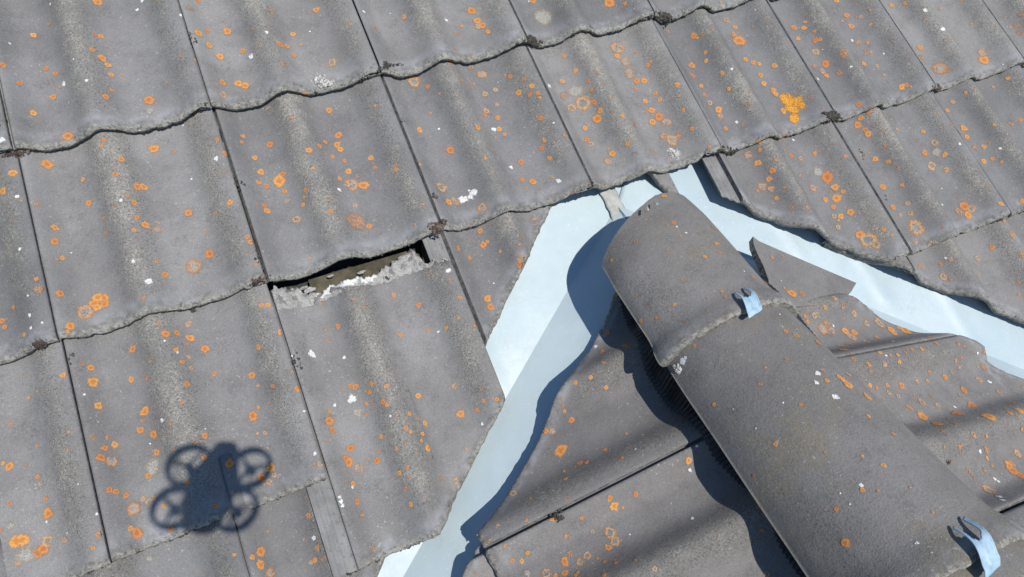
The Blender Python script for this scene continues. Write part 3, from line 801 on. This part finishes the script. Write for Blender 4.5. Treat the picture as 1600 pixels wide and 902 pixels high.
# where the larger patches were seen: region offset x, y, scale, then x,y,r[kind] triples
SPOTS = '''
0 0 .3375: 157,165,14 452,12,20 915,3,14 1055,147,20 918,155,20 958,145,12 968,212,18 1020,263,20 1125,237,15 1357,160,14 1298,208,18 1328,215,13 1393,208,9 1360,258,13 1310,297,16f 1465,48,17 437,160,11 465,170,14 428,231,14 473,270,20 497,302,16 513,347,14 563,350,6 260,343,14 215,320,13 90,385,15 10,303,18 247,450,16 153,525,17 315,630,25 490,450,17 515,418,10 690,465,26 695,515,18g 1027,382,18 1105,387,20 1133,398,20 1030,440,20h 1540,290,22h 1407,435,13 217,762,26 60,803,20 15,885,20 712,692,24 805,706,14f 562,740,15 535,806,14 635,865,22 662,866,20 385,830,12 480,650,12 1045,710,16 1007,648,10 1123,632,12 1118,660,12 1180,732,14 1250,670,18 1240,500,11f 1350,545,12f 1522,510,17 1568,627,19 1560,672,17 1575,692,16 1478,677,13 1430,697,18 1505,660,12 1538,727,12 1570,828,12 1208,797,18 1293,840,32 1310,808,16 1195,846,13 1235,863,13 1318,886,14 1415,880,13 1595,745,12 910,532,10h 1255,50,12f 880,40,14f 905,280,12f 1450,780,8 637,46,8w 660,5,10w 235,20,6w 840,72,10w 893,228,8w 896,242,7w 297,390,12w 400,375,8w 1165,262,14w 1235,150,10w 10,650,16w 1000,735,12w 888,830,6w 1570,880,10w 848,580,6w 45,203,6w 1435,147,5w
530 0 .3375: 302,78,12 612,50,22 640,97,20 645,120,20h 665,118,18 690,148,13 545,155,16f 568,122,8 895,3,16 1250,15,28 945,82,42g 1323,17,10 345,380,32h 412,402,13 507,293,10 555,288,11f 610,315,13f 660,345,24h 615,388,12f 565,372,10f 723,417,14h 675,437,16h 793,355,12 860,365,11 768,350,8 833,430,17 893,400,15 883,438,12 920,433,13 730,486,12h 680,515,16h 672,535,12 733,547,14 740,600,14 765,623,11 642,592,15 515,697,22 423,525,7 370,605,15 933,548,14 950,650,12 937,687,13 975,733,12 840,752,16 848,833,13 896,843,18 1043,262,12 1097,328,13 1032,378,14 1153,376,11 1167,415,13 1040,445,22f 1075,500,22h 1095,425,34g 1130,480,42h 1180,473,14 1210,513,15 1197,550,24 1138,595,13 1147,647,14 1165,668,14h 1265,712,18 1243,748,18h 1288,225,34h 1287,260,15 1325,290,24h 1342,340,26h 1377,376,17 1413,376,17 1372,413,10 1430,302,13 1463,433,12 1417,470,13 1485,462,12 1445,512,18 1480,540,24 1450,565,20 1515,567,24h 1565,393,13 1500,630,22f 1540,650,30h 1580,628,18f 1368,580,13f 1310,537,12 1335,668,13 1045,628,12f 147,733,15 167,776,10 42,795,16 35,745,22 85,817,12f 113,860,26 60,855,34h 8,690,18 5,628,12 262,762,9 265,787,11 370,763,10 470,870,26h 150,545,6 1375,243,9 1520,148,10f 1015,838,14w 973,400,10w 795,775,9w 715,600,12w 625,890,18w 113,55,8w 495,95,9w 463,598,6w 993,570,6w
1060 0 .3375: 730,3,14 72,168,17 112,160,12f 223,95,16h 262,127,12 280,190,30 255,160,14 125,244,11 127,283,11 62,303,18 65,350,18f 105,400,12 120,440,10 145,478,14h 118,492,10 185,508,20 193,537,14h 218,597,12 62,597,12 203,340,12 235,412,10 445,305,15 345,290,14 373,297,11 310,275,13 380,350,14 395,388,15 440,420,16 450,437,14 505,465,34y 545,470,32y 525,500,38y 485,455,22y 570,490,20y 537,548,28y 485,515,16 778,73,14 845,80,13h 800,123,16 533,128,14 580,131,12 587,102,9 630,145,9 635,188,15 658,183,10 635,240,20h 680,297,20 630,310,14f 665,330,14h 685,352,13 745,340,15f 765,250,24f 830,200,16f 876,198,10 870,240,15f 858,297,11 918,308,11h 553,180,11 1117,223,14 1125,265,14f 1210,318,34h 1240,325,18f 1405,247,22h 1415,280,24 1033,405,16 1055,395,11 835,485,15 880,517,13 845,547,15 830,578,18 866,602,14 878,622,16 1268,473,13h 1243,512,11 1132,610,10 1185,662,17h 1140,708,16 1195,705,22g 1232,718,13 1172,768,24h 1238,788,14h 1413,680,12 1453,735,11 1412,747,14 1370,685,13f 1320,595,18 1335,635,14 1300,610,14f 1265,575,12f 1582,555,11 1540,575,13f 910,738,15 970,750,12 630,712,11 520,722,12 565,735,14h 322,718,22h 368,755,17 375,657,12 377,695,11 435,790,18 420,830,16 388,865,22h 430,875,19h 645,797,26g 690,822,32 725,868,18 763,888,12 625,870,20h 565,817,12f 945,865,17 1020,780,11f 1565,120,14f 1578,153,15f 1585,68,12f 1525,365,10 320,480,14f 490,628,12f 985,25,11 1048,17,10 612,450,13f 1142,48,12w 1225,135,12w 643,366,8w 803,188,7w 800,310,7w 950,250,5w 1303,668,8w 532,650,6w 270,567,8w 248,320,8w 1490,688,7w
0 300 .3375: 168,57,16f 412,52,17 620,50,15 590,18,9 632,118,13 528,60,9f 480,122,14f 673,153,20 728,177,17h 728,145,11h 490,190,12f 873,98,20 1065,48,17 953,178,7 972,287,24 897,345,38h 725,320,14f 762,382,17 255,167,19 253,230,20 288,307,13 262,312,10f 183,450,23f 277,472,21 168,403,11 435,518,26 455,490,26 485,492,24 485,520,24 450,535,20 393,557,36h 323,622,23 12,597,15 22,625,13 733,605,13f 767,658,21 817,653,15 872,612,19h 880,677,21 863,708,12f 617,727,20 950,727,21 815,732,13 697,782,12f 843,788,12 883,815,12h 993,842,13 610,867,16 420,815,20 430,880,28 380,793,14f 293,848,14 1298,650,15 1198,718,15 1168,850,19 680,860,16f 865,890,15 870,765,12h 660,493,13f 80,22,10w 92,265,9w 560,40,9w 617,322,11w 690,415,18w 140,570,9w 145,630,9w 1440,752,20w 195,605,6w 130,480,6w 1350,760,8w 1595,768,8w 762,690,7w 820,745,6w
380 280 .275: 190,5,28 222,15,26 133,40,16 85,18,16 235,70,17 248,125,13h 117,152,15 132,182,22 307,228,26h 357,62,13 343,145,15 347,105,11 500,107,11f 498,182,16 590,30,18h 635,30,26h 685,38,33 715,268,19 380,450,15h 635,152,13h 1125,45,30h 1165,130,22 1205,125,26h 1357,162,30h 1345,295,18 1365,373,23 1388,357,11 1220,393,17 1283,450,13 1573,487,25 1570,375,14f 1387,682,25 1405,727,23 853,658,14 997,715,18 678,725,15f 625,685,12f 1230,672,14 1175,567,16f 1068,530,13f 540,838,16 470,857,13f 893,885,16 1155,845,14 1315,830,14f 1050,860,12 213,872,18 105,717,15 140,715,16 25,327,15 42,358,18 550,5,12 1020,143,13f 1225,790,9 1250,115,28w 1307,90,28w 545,60,12w 1165,522,16w 1282,65,7w 1110,867,8w 640,245,60f
460 598 .3375: 283,18,16 258,15,12 358,5,13 350,42,13 427,17,13 15,27,18 743,17,18h 863,30,12f 573,62,16 410,90,15 428,103,11 335,98,11 293,138,23g 332,143,12f 475,155,11f 575,165,13f 603,190,14 517,212,13 537,230,10 593,237,11 587,268,10 620,302,18 768,145,22 845,127,12 875,83,12 937,78,12 985,40,10 160,133,12 160,178,24 175,220,18 165,265,10h 118,328,22 118,376,14h 258,305,20 237,352,18 250,370,22 300,397,24h 383,362,18 402,250,13 440,257,10f 487,418,13 270,470,16 237,452,10f 290,552,16 313,617,15f 537,437,12h 680,445,14f 745,455,16h 540,563,13 603,538,9f 362,770,16f 67,615,14 107,765,18f 137,812,18f 97,822,13 77,833,13h 390,318,8 515,490,15f 1442,22,13 1240,75,10f 1240,103,12f 1250,132,11 1283,172,17 1165,225,16 1193,228,18h 1233,315,32 1438,312,12 1323,373,14 1355,370,12 1257,447,12 1013,513,18h 1250,412,8 1537,237,8 1480,570,24 1460,535,16 1580,515,14 1520,578,8 1330,627,10 1380,690,11h 1263,713,16f 1465,695,32h 1485,735,28h 1455,765,18 1080,787,12 1007,822,12 1053,824,13 1252,830,22 1323,832,20h 1357,803,22h 1252,883,18 1165,885,26h 975,755,13f 903,735,11f 1075,637,9 942,657,12f 1437,830,9 1490,835,11 1580,825,12f 1080,885,18g 1210,895,12 1305,893,10 1405,815,8 265,78,22w 187,105,9w 210,530,9w 214,550,12w 222,570,10w 92,720,12w 267,486,9w 95,330,9w 445,155,8w 870,192,8w 1580,310,6w 1553,703,5w
860 440 .25: 1070,62,16f 775,145,14 665,227,13 567,247,16 830,250,16f 408,88,13 355,320,20 902,402,13 1470,310,16 1540,340,20f 1345,543,13f 1025,768,14 1568,770,14 325,440,18 465,403,18 490,420,12f 333,505,16f 253,598,16 158,632,16 348,660,18 133,862,26 90,810,15f 70,738,14f 25,712,10 228,443,13f 985,105,11f 1315,640,15f 1300,10,12f 1345,10,14 283,408,12w 830,500,26w 845,480,14w 1145,798,6w 1455,760,6w 1432,207,7w
1060 598 .3375: 168,98,10 568,103,11 452,285,14 678,327,10f 852,343,9 950,383,13 350,430,9 853,498,12 925,500,9f 733,587,13 678,592,8f 775,742,24 880,157,11 875,67,18 790,15,20 995,237,13f 410,887,16h 47,360,19 385,683,11 1405,552,11f 1295,700,9f 1072,485,8f 725,67,16w 485,95,5w 360,212,5w 750,512,5w 1173,787,5w 1105,743,9w 795,563,5w 847,475,11w 53,405,9w 85,293,9w 65,630,9w 1395,318,9w 1485,530,12w 1500,545,10w 1465,447,8w 1480,458,8w 885,12,12 917,25,11 965,12,13 1033,15,18 972,48,12h 1017,65,12h 1062,112,11 1127,92,17h 1095,65,9f 1170,65,10f 1323,38,18 1130,160,26 1200,192,22 1290,145,22 1358,103,20 1440,160,30 1580,130,18 1535,142,12 1365,240,18f 1425,247,9 1300,298,9 1425,310,18f 1427,350,10 1570,330,22h 1530,385,24 1545,405,30 1580,430,24 1440,500,28h 1565,572,13h 1510,594,8 1480,45,14f 1275,190,16f 1225,227,10f 1415,405,13f 1452,385,8 1540,372,14
1160 400 .275: 525,240,17h 468,293,16 572,285,20f 632,325,20h 697,270,16f 625,237,12f 408,340,20h 357,345,18f 370,375,14 455,415,34h 475,385,24f 507,425,22h 585,430,24 620,460,30h 635,435,22 705,490,16h 705,385,18h 775,380,30h 845,420,24 925,425,32 890,405,20h 860,440,20 560,515,18f 575,535,22 765,465,16f 610,505,16f 280,215,30 335,215,24f 243,185,16f 720,735,18 765,752,13 815,735,14f 830,785,15h 885,797,14 902,725,24h 892,603,13 808,617,18h 840,567,10 780,550,14 882,563,11 962,533,11 925,550,12f 1018,530,14 1100,500,16f 1060,660,11 1050,715,12h 992,713,16h 1018,830,20h 1070,798,14h 1108,850,18h 1150,690,18 1210,593,11 1243,577,9 1232,635,10h 1185,665,11f 1370,635,24f 1345,705,20h 1260,765,24h 1235,795,12f 1300,845,28 1375,545,18f 1230,505,16f 1260,513,11f 1465,775,18f 1530,835,20f 1580,880,26 1525,890,18h 1220,895,22 940,858,11h 710,800,26 590,725,18 615,740,20 550,690,16 570,705,16 600,675,12 480,710,16 455,650,13f 245,428,16 310,455,16f 430,495,18 335,848,12 400,440,11h 130,150,18 60,125,15f 250,585,13f 727,655,14f 630,590,18f 1125,48,12 1140,118,22h 1180,135,14f 1335,15,20h 1570,152,16f 1380,640,14f 515,398,7w 427,670,18w 525,800,18w 422,722,14w 1405,718,13w 855,487,10w 1335,553,8w 1205,860,9w 8,88,6w 1155,13,8w 233,835,5w 815,567,8w
720 220 .3375: 98,308,26h 90,417,17 105,482,20 125,467,8 288,447,10f 270,482,12 280,550,28f 275,575,19h 123,733,21 137,768,20 38,543,11 338,360,14h 65,853,14f 375,37,12 410,82,10 332,190,18 283,181,13 278,100,16 703,60,22h 675,97,20h 300,220,10f 940,257,13 865,320,15f 985,380,13 955,393,10f 1170,403,18f 812,465,12f 1183,477,12 1123,482,10f 1198,518,13f 1130,538,11 962,508,11f 700,555,9 715,718,11 1030,647,13f 1210,698,14f 833,835,13 907,822,11 988,760,13 1145,728,7f 1030,835,18f 1413,657,16 1357,637,12 45,258,16w 68,245,14w 12,270,20w 452,187,14w 1043,428,6w 1000,400,6w
1060 220 .3375: 437,137,17 420,178,15 390,213,22h 432,222,20h 455,265,12 523,68,11 567,85,14h 635,60,11 565,165,11f 645,140,26g 690,165,32 725,215,17 763,238,12 680,275,14 730,267,24 717,307,14 750,350,16 720,350,14h 797,332,19 738,402,13h 840,435,22 875,460,40h 915,480,24h 950,412,11 993,308,14 1073,337,14h 1025,345,11h 1100,405,38h 1325,305,24 1355,315,22h 1340,345,20 1300,330,22f 1060,290,14h 1095,470,14h 945,220,17 1452,495,13 1382,545,20h 1225,630,22 1260,640,14f 1578,657,15h 1215,570,8 1493,293,12 1590,280,12 1545,435,18f 1415,95,13 1495,98,8 1035,205,10 1590,530,14f 525,312,12f 630,215,22h 490,215,12f 1220,297,7w 1238,545,8w
0 598 .3375: 135,70,7 453,108,20 673,135,25 663,175,12f 650,220,19 713,240,21 727,322,18 843,92,11 868,14,13 948,247,17 900,277,16f 787,193,12f 1170,153,25 1228,233,10h 1192,235,7 710,395,35g 690,430,17 427,255,15f 498,255,15f 530,287,17 483,303,16 467,348,21 515,360,28h 318,228,10f 313,312,12f 173,293,9f 175,437,11 213,538,12 45,388,21 15,372,10 45,558,10 225,605,26 75,735,34 105,728,34 175,790,30 200,770,30 220,735,28h 120,800,40g 85,830,18h 300,727,16h 433,765,11 457,702,18f 505,498,17 535,505,18 582,523,15 665,540,16h 690,550,16h 710,535,16h 617,585,32h 632,698,27 603,677,15 793,675,15 945,348,15 1062,375,23 868,460,13 760,570,11 995,570,13 1075,508,9h 1255,395,24 1270,425,16h 1210,440,20 1245,460,18h 1245,405,22g 1380,27,15 1265,15,11 1195,15,9 1523,180,21 1540,218,18 1522,133,13 1480,328,22 1480,378,14h 1465,265,9f 1205,783,26 1205,843,24 1167,808,14 1085,797,9 1250,880,26h 1430,612,15 1500,815,18f 1470,760,18f 1440,833,14f 1115,740,13f 1500,668,10f 50,665,16g 3,683,10 692,815,13g 808,310,10f 752,173,10w 390,55,7w 950,215,5w 697,283,5w 218,645,6w 450,608,9w 1450,720,12w 1548,105,9w 363,470,4w 1408,133,6w 313,697,5w
'''
seen = []
rl = random.Random(5)
for line in SPOTS.strip().split('\n'):
    head, body = line.split(':')
    ox, oy, scl = (float(x) for x in head.split())
    for tok in body.split():
        k = 'o'
        if tok[-1].isalpha(): k, tok = tok[-1], tok[:-1]
        x, y, r = (float(q) for q in tok.split(','))
        X, Y, Rr = ox+x*scl, oy+y*scl, r*scl
        if any((X-a)**2+(Y-b)**2 < (0.6*max(Rr, c))**2+4 for a, b, c in seen): continue
        seen.append((X, Y, Rr))
        h = hit(X, Y)
        if h is None: continue
        loc, nr, ti, dep = h
        rad = Rr*dep/FPX*(0.98 if k != 'w' else 0.95)
        fore = abs(nr.dot((CW-loc).normalized()))
        rad *= min(1.3, fore**-0.25)
        rad = max(rad, 0.0012)
        spot(ti, loc, nr, rad, KIND[k], rl, 1.0+0.12*rl.random())
# small scattered ones between them
for ti, o in enumerate(TILES):
    me = o.data
    top = [p for p in me.polygons if p.material_index == 0 and p.area > 1e-7]
    if not top: continue
    n_ = 0
    cx = sum((v.co.x for v in me.vertices), 0.0)/len(me.vertices)
    dormer_side = o.parent is dormer
    ridge = o.name.startswith('ridge')
    want = 12 if ridge else (75 if dormer_side and cx > 1.2 else (62 if cx > 0.9 else 30))
    tot = [0.0]
    for p in top: tot.append(tot[-1]+p.area)
    want = int(want*min(1.0, tot[-1]/0.11)+0.5)
    import bisect
    for _ in range(want*3):
        if n_ >= want: break
        p = top[min(len(top)-1, bisect.bisect(tot, rl.random()*tot[-1])-1)]
        cw_ = me.color_attributes['wear'].data[p.vertices[0]].color[0]
        if not ridge and rl.random() > 0.25 + 0.75*cw_: continue
        n_ += 1
        loc = p.center.copy(); nr = p.normal.copy()
        if nr.dot(CW-loc) < 0: nr = -nr
        q = rl.random()
        kind = 0.0 if q < 0.50 else (0.5 if q < 0.88 else (0.25 if q < 0.94 else 1.0))
        r = (0.0010 + 0.0034*rl.random()**2.2) * (0.45 if kind == 1.0 else 1.0)
        spot(ti, loc, nr, r, kind, rl, 1.0+0.2*rl.random(), 9)
ident = lambda p: p
for ti, mb in LM.items():
    lo_ = mb.build('lichen', [LICHEN], TILES[ti], ident); lo_['kind'] = 'stuff'

# dirt and moss: a lump is a cluster of small crumbs
def crumbs(mb, c, nr, rad, n, rnd, flat=0.6, size=0.3, dirv=None, long=1.0):
    t1 = dirv.normalized() if dirv is not None else nr.orthogonal().normalized()
    t1 = (t1 - nr*t1.dot(nr)).normalized()
    t2 = nr.cross(t1)
    if n > 40:                                   # a solid cushion under the crumbs
        k0 = len(mb.v); sdd = rnd.random()*50
        for (x, y, z) in ICO:
            rr = 1+0.4*nz(x*1.2+sdd, y*1.2, z*1.2)+0.25*nz(x*4+sdd, y*4, z*4)
            mb.vert(c + t1*(x*rad*0.6*long*rr) + t2*(y*rad*0.55*rr) + nr*(z*rad*flat*0.75*rr))
        for f in ICOF: mb.face([k0+i for i in f], 0, True)
    for _ in range(n):
        a = rnd.random()*6.283; q = math.sqrt(rnd.random())
        if n > 40:
            q *= 0.75+0.75*nz(math.cos(a)*1.4+c.x*31, math.sin(a)*1.4+c.y*17, n)
        p = c + t1*(rad*long*q*math.cos(a)) + t2*(rad*q*math.sin(a)/max(1, long*0.6)) + nr*(rad*flat*(1-q)*rnd.random())
        s = rad*size*(0.4+0.9*rnd.random())
        k0 = len(mb.v); sdd = rnd.random()*50
        for (x, y, z) in ICO:
            d = Vector((x, y, z)); rr = s*(1+0.55*nz(x*1.3+sdd, y*1.3, z*1.3))
            mb.vert(p + (t1*x + t2*y)*rr + nr*(z*rr*0.8))
        for f in ICOF: mb.face([k0+i for i in f], 0, True)
bmi = bmesh.new(); bmesh.ops.create_icosphere(bmi, subdivisions=2, radius=1.0)
ICO = [tuple(v.co) for v in bmi.verts]; ICOF = [[v.index for v in f.verts] for f in bmi.faces]; bmi.free()
rm = random.Random(21)
LUMPS = [  # x, y, radius px, material, label
    (505, 128, 17, 'p', 'pale grey crusty lump sitting on a tile edge near the top left'),
    (1054, 240, 12, 'p', 'small whitish crusty lump on the tile edge above the ridge end'),
    (831, 63, 11, 'd', 'dark dirt plug at the tile joint near the top centre'),
    (1040, 27, 12, 'd', 'dark dirt plug at the tile joint close to the top edge'),
    (1302, 179, 10, 'd', 'grey black moss clump on the tile edge under the big yellow lichen'),
    (1465, 136, 9, 'b', 'reddish brown moss clump on the tile edge in the upper right'),
    (24, 237, 15, 'b', 'red brown moss plug at the far left tile corner'),
    (684, 355, 11, 'b', 'red brown moss plug at the upper end of the exposed gap'),
    (64, 537, 9, 'b', 'brown moss plug at the tile corner low on the left edge'),
    (1147, 235, 8, 'd', 'small dark moss crumb beside the exposed tile channel'),
    (301, 486, 8, 'd', 'dark crumb under the wavy tile edge at centre left'),
    (404, 436, 9, 'b', 'brown moss plug at the left end of the exposed gap'),
    (874, 808, 10, 'd', 'dark moss tuft in the tile joint left of the ridge'),
    (1480, 722, 8, 'b', 'brown moss scrap along the right foot of the ridge'),
    (487, 470, 8, 'd', 'dark crumb stuck on the pale mortar at the left of the gap'),
    (604, 434, 9, 'd', 'dark crumb stuck on the pale mortar near the middle of the gap'),
    (600, 104, 8, 'd', 'dark dirt plug at the tile corner right of the pale lump'),
    (1062, 576, 10, 'p', 'whitish crumbly scab on the overlapping ridge tile lip'),
]
MT = {'p': MOSS_PALE, 'd': MOSS_DARK, 'b': MOSS_BROWN}
for (x, y, r, k, lab) in LUMPS:
    h = hit(x, y)
    if h is None: continue
    loc, nr, ti, dep = h
    rad = r*dep/FPX
    up = (nr + WD(N0)).normalized()
    mb = MB(); crumbs(mb, loc-up*0.002, up, rad, 130, rm, 0.55 if k == 'p' else 0.4, 0.15, WD(Vector((1, rm.uniform(-0.5, 0.3), 0))), 1.1 if k == 'p' else rm.uniform(1.3, 2.1))
    o = mb.build('moss_clump', [MT[k]], None, ident)
    tag(o, lab, 'moss', 'moss and dirt clumps lodged at the tile edges')
# dirt packed into joints and under the lips, plus dark crumbs for shaded crust holes: one part per roof, too fine to count
mbj = MB(); mbd = MB()
JOINTS_AND_HOLES = [((292, 40), (306, 75), 5), ((366, 265), (380, 300), 6), ((1, 170), (6, 205), 4), ((458, 545), (470, 580), 6), ((627, 178), (640, 205), 4), ((600, 150), (612, 172), 3),
          ((107, 545), (115, 572), 5), ((395, 378), (411, 425), 5), ((676, 300), (684, 312), 6), ((1340, 225), (1356, 262), 4), ((1378, 300), (1390, 320), 4), ((1406, 340), (1420, 370), 3),
          ((55, 330), (70, 430), 2), ((480, 600), (500, 690), 2), ((725, 420), (740, 455), 2), ((835, 815), (890, 795), 7), ((880, 120), (895, 150), 2), ((160, 720), (175, 860), 2),
          ((588, 104), (640, 100), 5), ((812, 58), (850, 71), 6), ((1018, 17), (1046, 38), 6), ((478, 143), (502, 150), 4), ((8, 238), (46, 238), 7), ((45, 545), (86, 531), 6),
          ((388, 440), (418, 431), 5), ((1452, 133), (1473, 143), 4), ((198, 236), (214, 230), 4), ((905, 292), (950, 283), 4), ((1118, 232), (1150, 238), 5), ((1288, 184), (1316, 178), 5),
          ((645, 397), (660, 404), 3), ((478, 456), (492, 462), 3), ((312, 168), (330, 163), 4), ((670, 360), (700, 352), 4), ((1410, 404), (1445, 400), 3)]  # crumbs on the mortar crust paint its shaded holes dark; the rest is dirt
for (p0, p1, r) in JOINTS_AND_HOLES:
    m = max(4, int(math.dist(p0, p1)/(r*0.55)))
    for k in range(m+1):
        t = k/m
        x, y = p0[0]+(p1[0]-p0[0])*t, p0[1]+(p1[1]-p0[1])*t
        h = hit(x+rm.uniform(-1, 1), y)
        if h is None: continue
        loc, nr, ti, dep = h
        env = 0.45+0.55*math.sin(math.pi*t)
        crumbs(mbj if TILES[ti].parent is main_roof else mbd, loc-nr*0.002, nr, r*env*dep/FPX, 5, rm, 0.25, 0.45)
# grit hanging along the tile lips
for ti, o in enumerate(TILES):
    if o.parent is not main_roof: continue
    me = o.data
    es = [p for p in me.polygons if p.material_index == 1]
    if len(es) < 60: continue
    cl = sum((p.center for p in es), Vector())/len(es)
    for _ in range(100):
        p = es[rm.randrange(len(es))]
        if nz(p.center.x*14, p.center.y*14, ti) < 0.02: continue
        crumbs(mbj, p.center, p.normal, 0.0022*(0.5+rm.random()), 2, rm, 0.4, 0.6)
if mbj.f:
    o = mbj.build('joint_dirt_and_dark_crumbs', [MOSS_DIRT if False else MOSS_DARK], main_roof, ident); o['kind'] = 'stuff'
if mbd.f:
    o = mbd.build('joint_dirt_and_dark_crumbs', [MOSS_DARK], dormer, ident); o['kind'] = 'stuff'

# ------------------------------------------------------------------ the drone that takes the picture and throws its shadow on the tiles
zw = Vector((0, 0, 1)); vw = WD(RZ)
fw = (vw - zw*vw.z).normalized(); rt = fw.cross(zw)
drone = empty('camera_drone', CW - fw*0.068 + zw*0.02, 'small pale quadcopter with round propeller guards hovering over the tiles', 'drone')
def dp(x, y, z): return CW + rt*x + fw*y + zw*z          # x right, y forward of the lens, z up
def loft(secs, name, mat, parent, cap=True):
    mb = MB(); rows = []
    for (y, hw, zl, zh, x0) in secs:
        row = []
        for k in range(20):
            t = 2*math.pi*k/20
            cx = math.copysign(abs(math.cos(t))**0.6, math.cos(t)); cz = math.copysign(abs(math.sin(t))**0.6, math.sin(t))
            row.append(mb.vert(dp(x0+hw*cx, y, (zl+zh)/2+(zh-zl)/2*cz)))
        rows.append(row)
    for a, b in zip(rows, rows[1:]):
        for k in range(20): mb.face([a[k], b[k], b[(k+1) % 20], a[(k+1) % 20]], 0)
    mb.face(rows[0], 0, False); mb.face(rows[-1][::-1], 0, False)
    return mb.build(name, [mat], parent, ident)
body = loft([(-0.137, 0.010, 0.010, 0.028, 0), (-0.132, 0.022, 0.006, 0.034, 0), (-0.10, 0.034, 0.004, 0.040, 0), (-0.05, 0.033, 0.006, 0.040, 0), (-0.02, 0.022, 0.010, 0.036, 0), (0.000, 0.015, 0.012, 0.032, 0), (0.002, 0.012, 0.014, 0.030, 0)], 'body', DR_BODY, drone)
loft([(-0.118, 0.017, -0.001, 0.006, 0), (-0.06, 0.017, -0.001, 0.007, 0), (-0.055, 0.014, 0.0, 0.007, 0)], 'battery', DR_DARK, drone)
loft([(-0.022, 0.010, 0.000, 0.014, 0), (-0.010, 0.0115, -0.006, 0.014, 0), (-0.004, 0.010, -0.004, 0.012, 0)], 'camera_housing', DR_DARK, drone)
def ring(name, cx, cy, cz, r, tr, hz, mat, parent, n=48):
    mb = MB(); rows = []
    for k in range(n):
        t = 2*math.pi*k/n; row = []
        for q in range(8):
            s = 2*math.pi*q/8
            rr = r+tr*math.cos(s)
            row.append(mb.vert(dp(cx+rr*math.cos(t), cy+rr*math.sin(t), cz+hz*math.sin(s))))
        rows.append(row)
    for k in range(n):
        a, b = rows[k], rows[(k+1) % n]
        for q in range(8): mb.face([a[q], b[q], b[(q+1) % 8], a[(q+1) % 8]], 0)
    return mb.build(name, [mat], parent, ident)
for (cx, cy) in ((-0.045, -0.036), (0.045, -0.036), (-0.045, -0.102), (0.045, -0.102)):
    gd = ring('propeller_guard', cx, cy, 0.022, 0.0300, 0.0036, 0.010, DR_BODY, drone)
    mb = MB()
    for k in range(3):
        t = 2*math.pi*k/3 + 0.5
        d = rt*math.cos(t) + fw*math.sin(t); sdv = zw.cross(d)
        mb.box(dp(cx, cy, 0.010) + d*0.015, d*0.015, sdv*0.0007, zw*0.001)
    mb.build('guard_spoke', [DR_BODY], gd, ident)
    mb = MB(); rows = []
    for z in (0.008, 0.022):
        rows.append([mb.vert(dp(cx+0.0065*math.cos(2*math.pi*k/16), cy+0.0065*math.sin(2*math.pi*k/16), z)) for k in range(16)])
    for k in range(16): mb.face([rows[0][k], rows[0][(k+1) % 16], rows[1][(k+1) % 16], rows[1][k]], 0)
    mb.face(rows[1], 0, False); mb.face(rows[0][::-1], 0, False)
    mo = mb.build('motor', [DR_DARK], drone, ident)
    mb = MB()
    a0 = RND.random()*3
    for k in range(3):
        t = a0 + 2*math.pi*k/3
        d = rt*math.cos(t) + fw*math.sin(t); sdv = zw.cross(d)
        pts = [(0.003, -0.0018), (0.010, -0.0036), (0.019, -0.0030), (0.026, -0.0014), (0.026, 0.0008), (0.016, 0.0022), (0.006, 0.0022)]
        up_ = [mb.vert(dp(cx, cy, 0.0245) + d*x + sdv*y + zw*(-y*0.35)) for x, y in pts]
        dn_ = [mb.vert(dp(cx, cy, 0.0237) + d*x + sdv*y + zw*(-y*0.35)) for x, y in pts]
        mb.face(up_, 0, False); mb.face(dn_[::-1], 0, False)
        for q in range(7): mb.face([up_[q], dn_[q], dn_[(q+1) % 7], up_[(q+1) % 7]], 0, False)
    mb.build('propeller', [DR_DARK], drone, ident)

# ------------------------------------------------------------------ ground far below, out to the horizon
mb = MB(); R_ = 250.0
k0 = [mb.vert(Vector((x, y, 0.0))) for x, y in ((-R_, -R_), (R_, -R_), (R_, R_), (-R_, R_))]
mb.face(k0, 0, False)
gr = mb.build('ground', [GRASS], None, ident); gr['kind'] = 'structure'
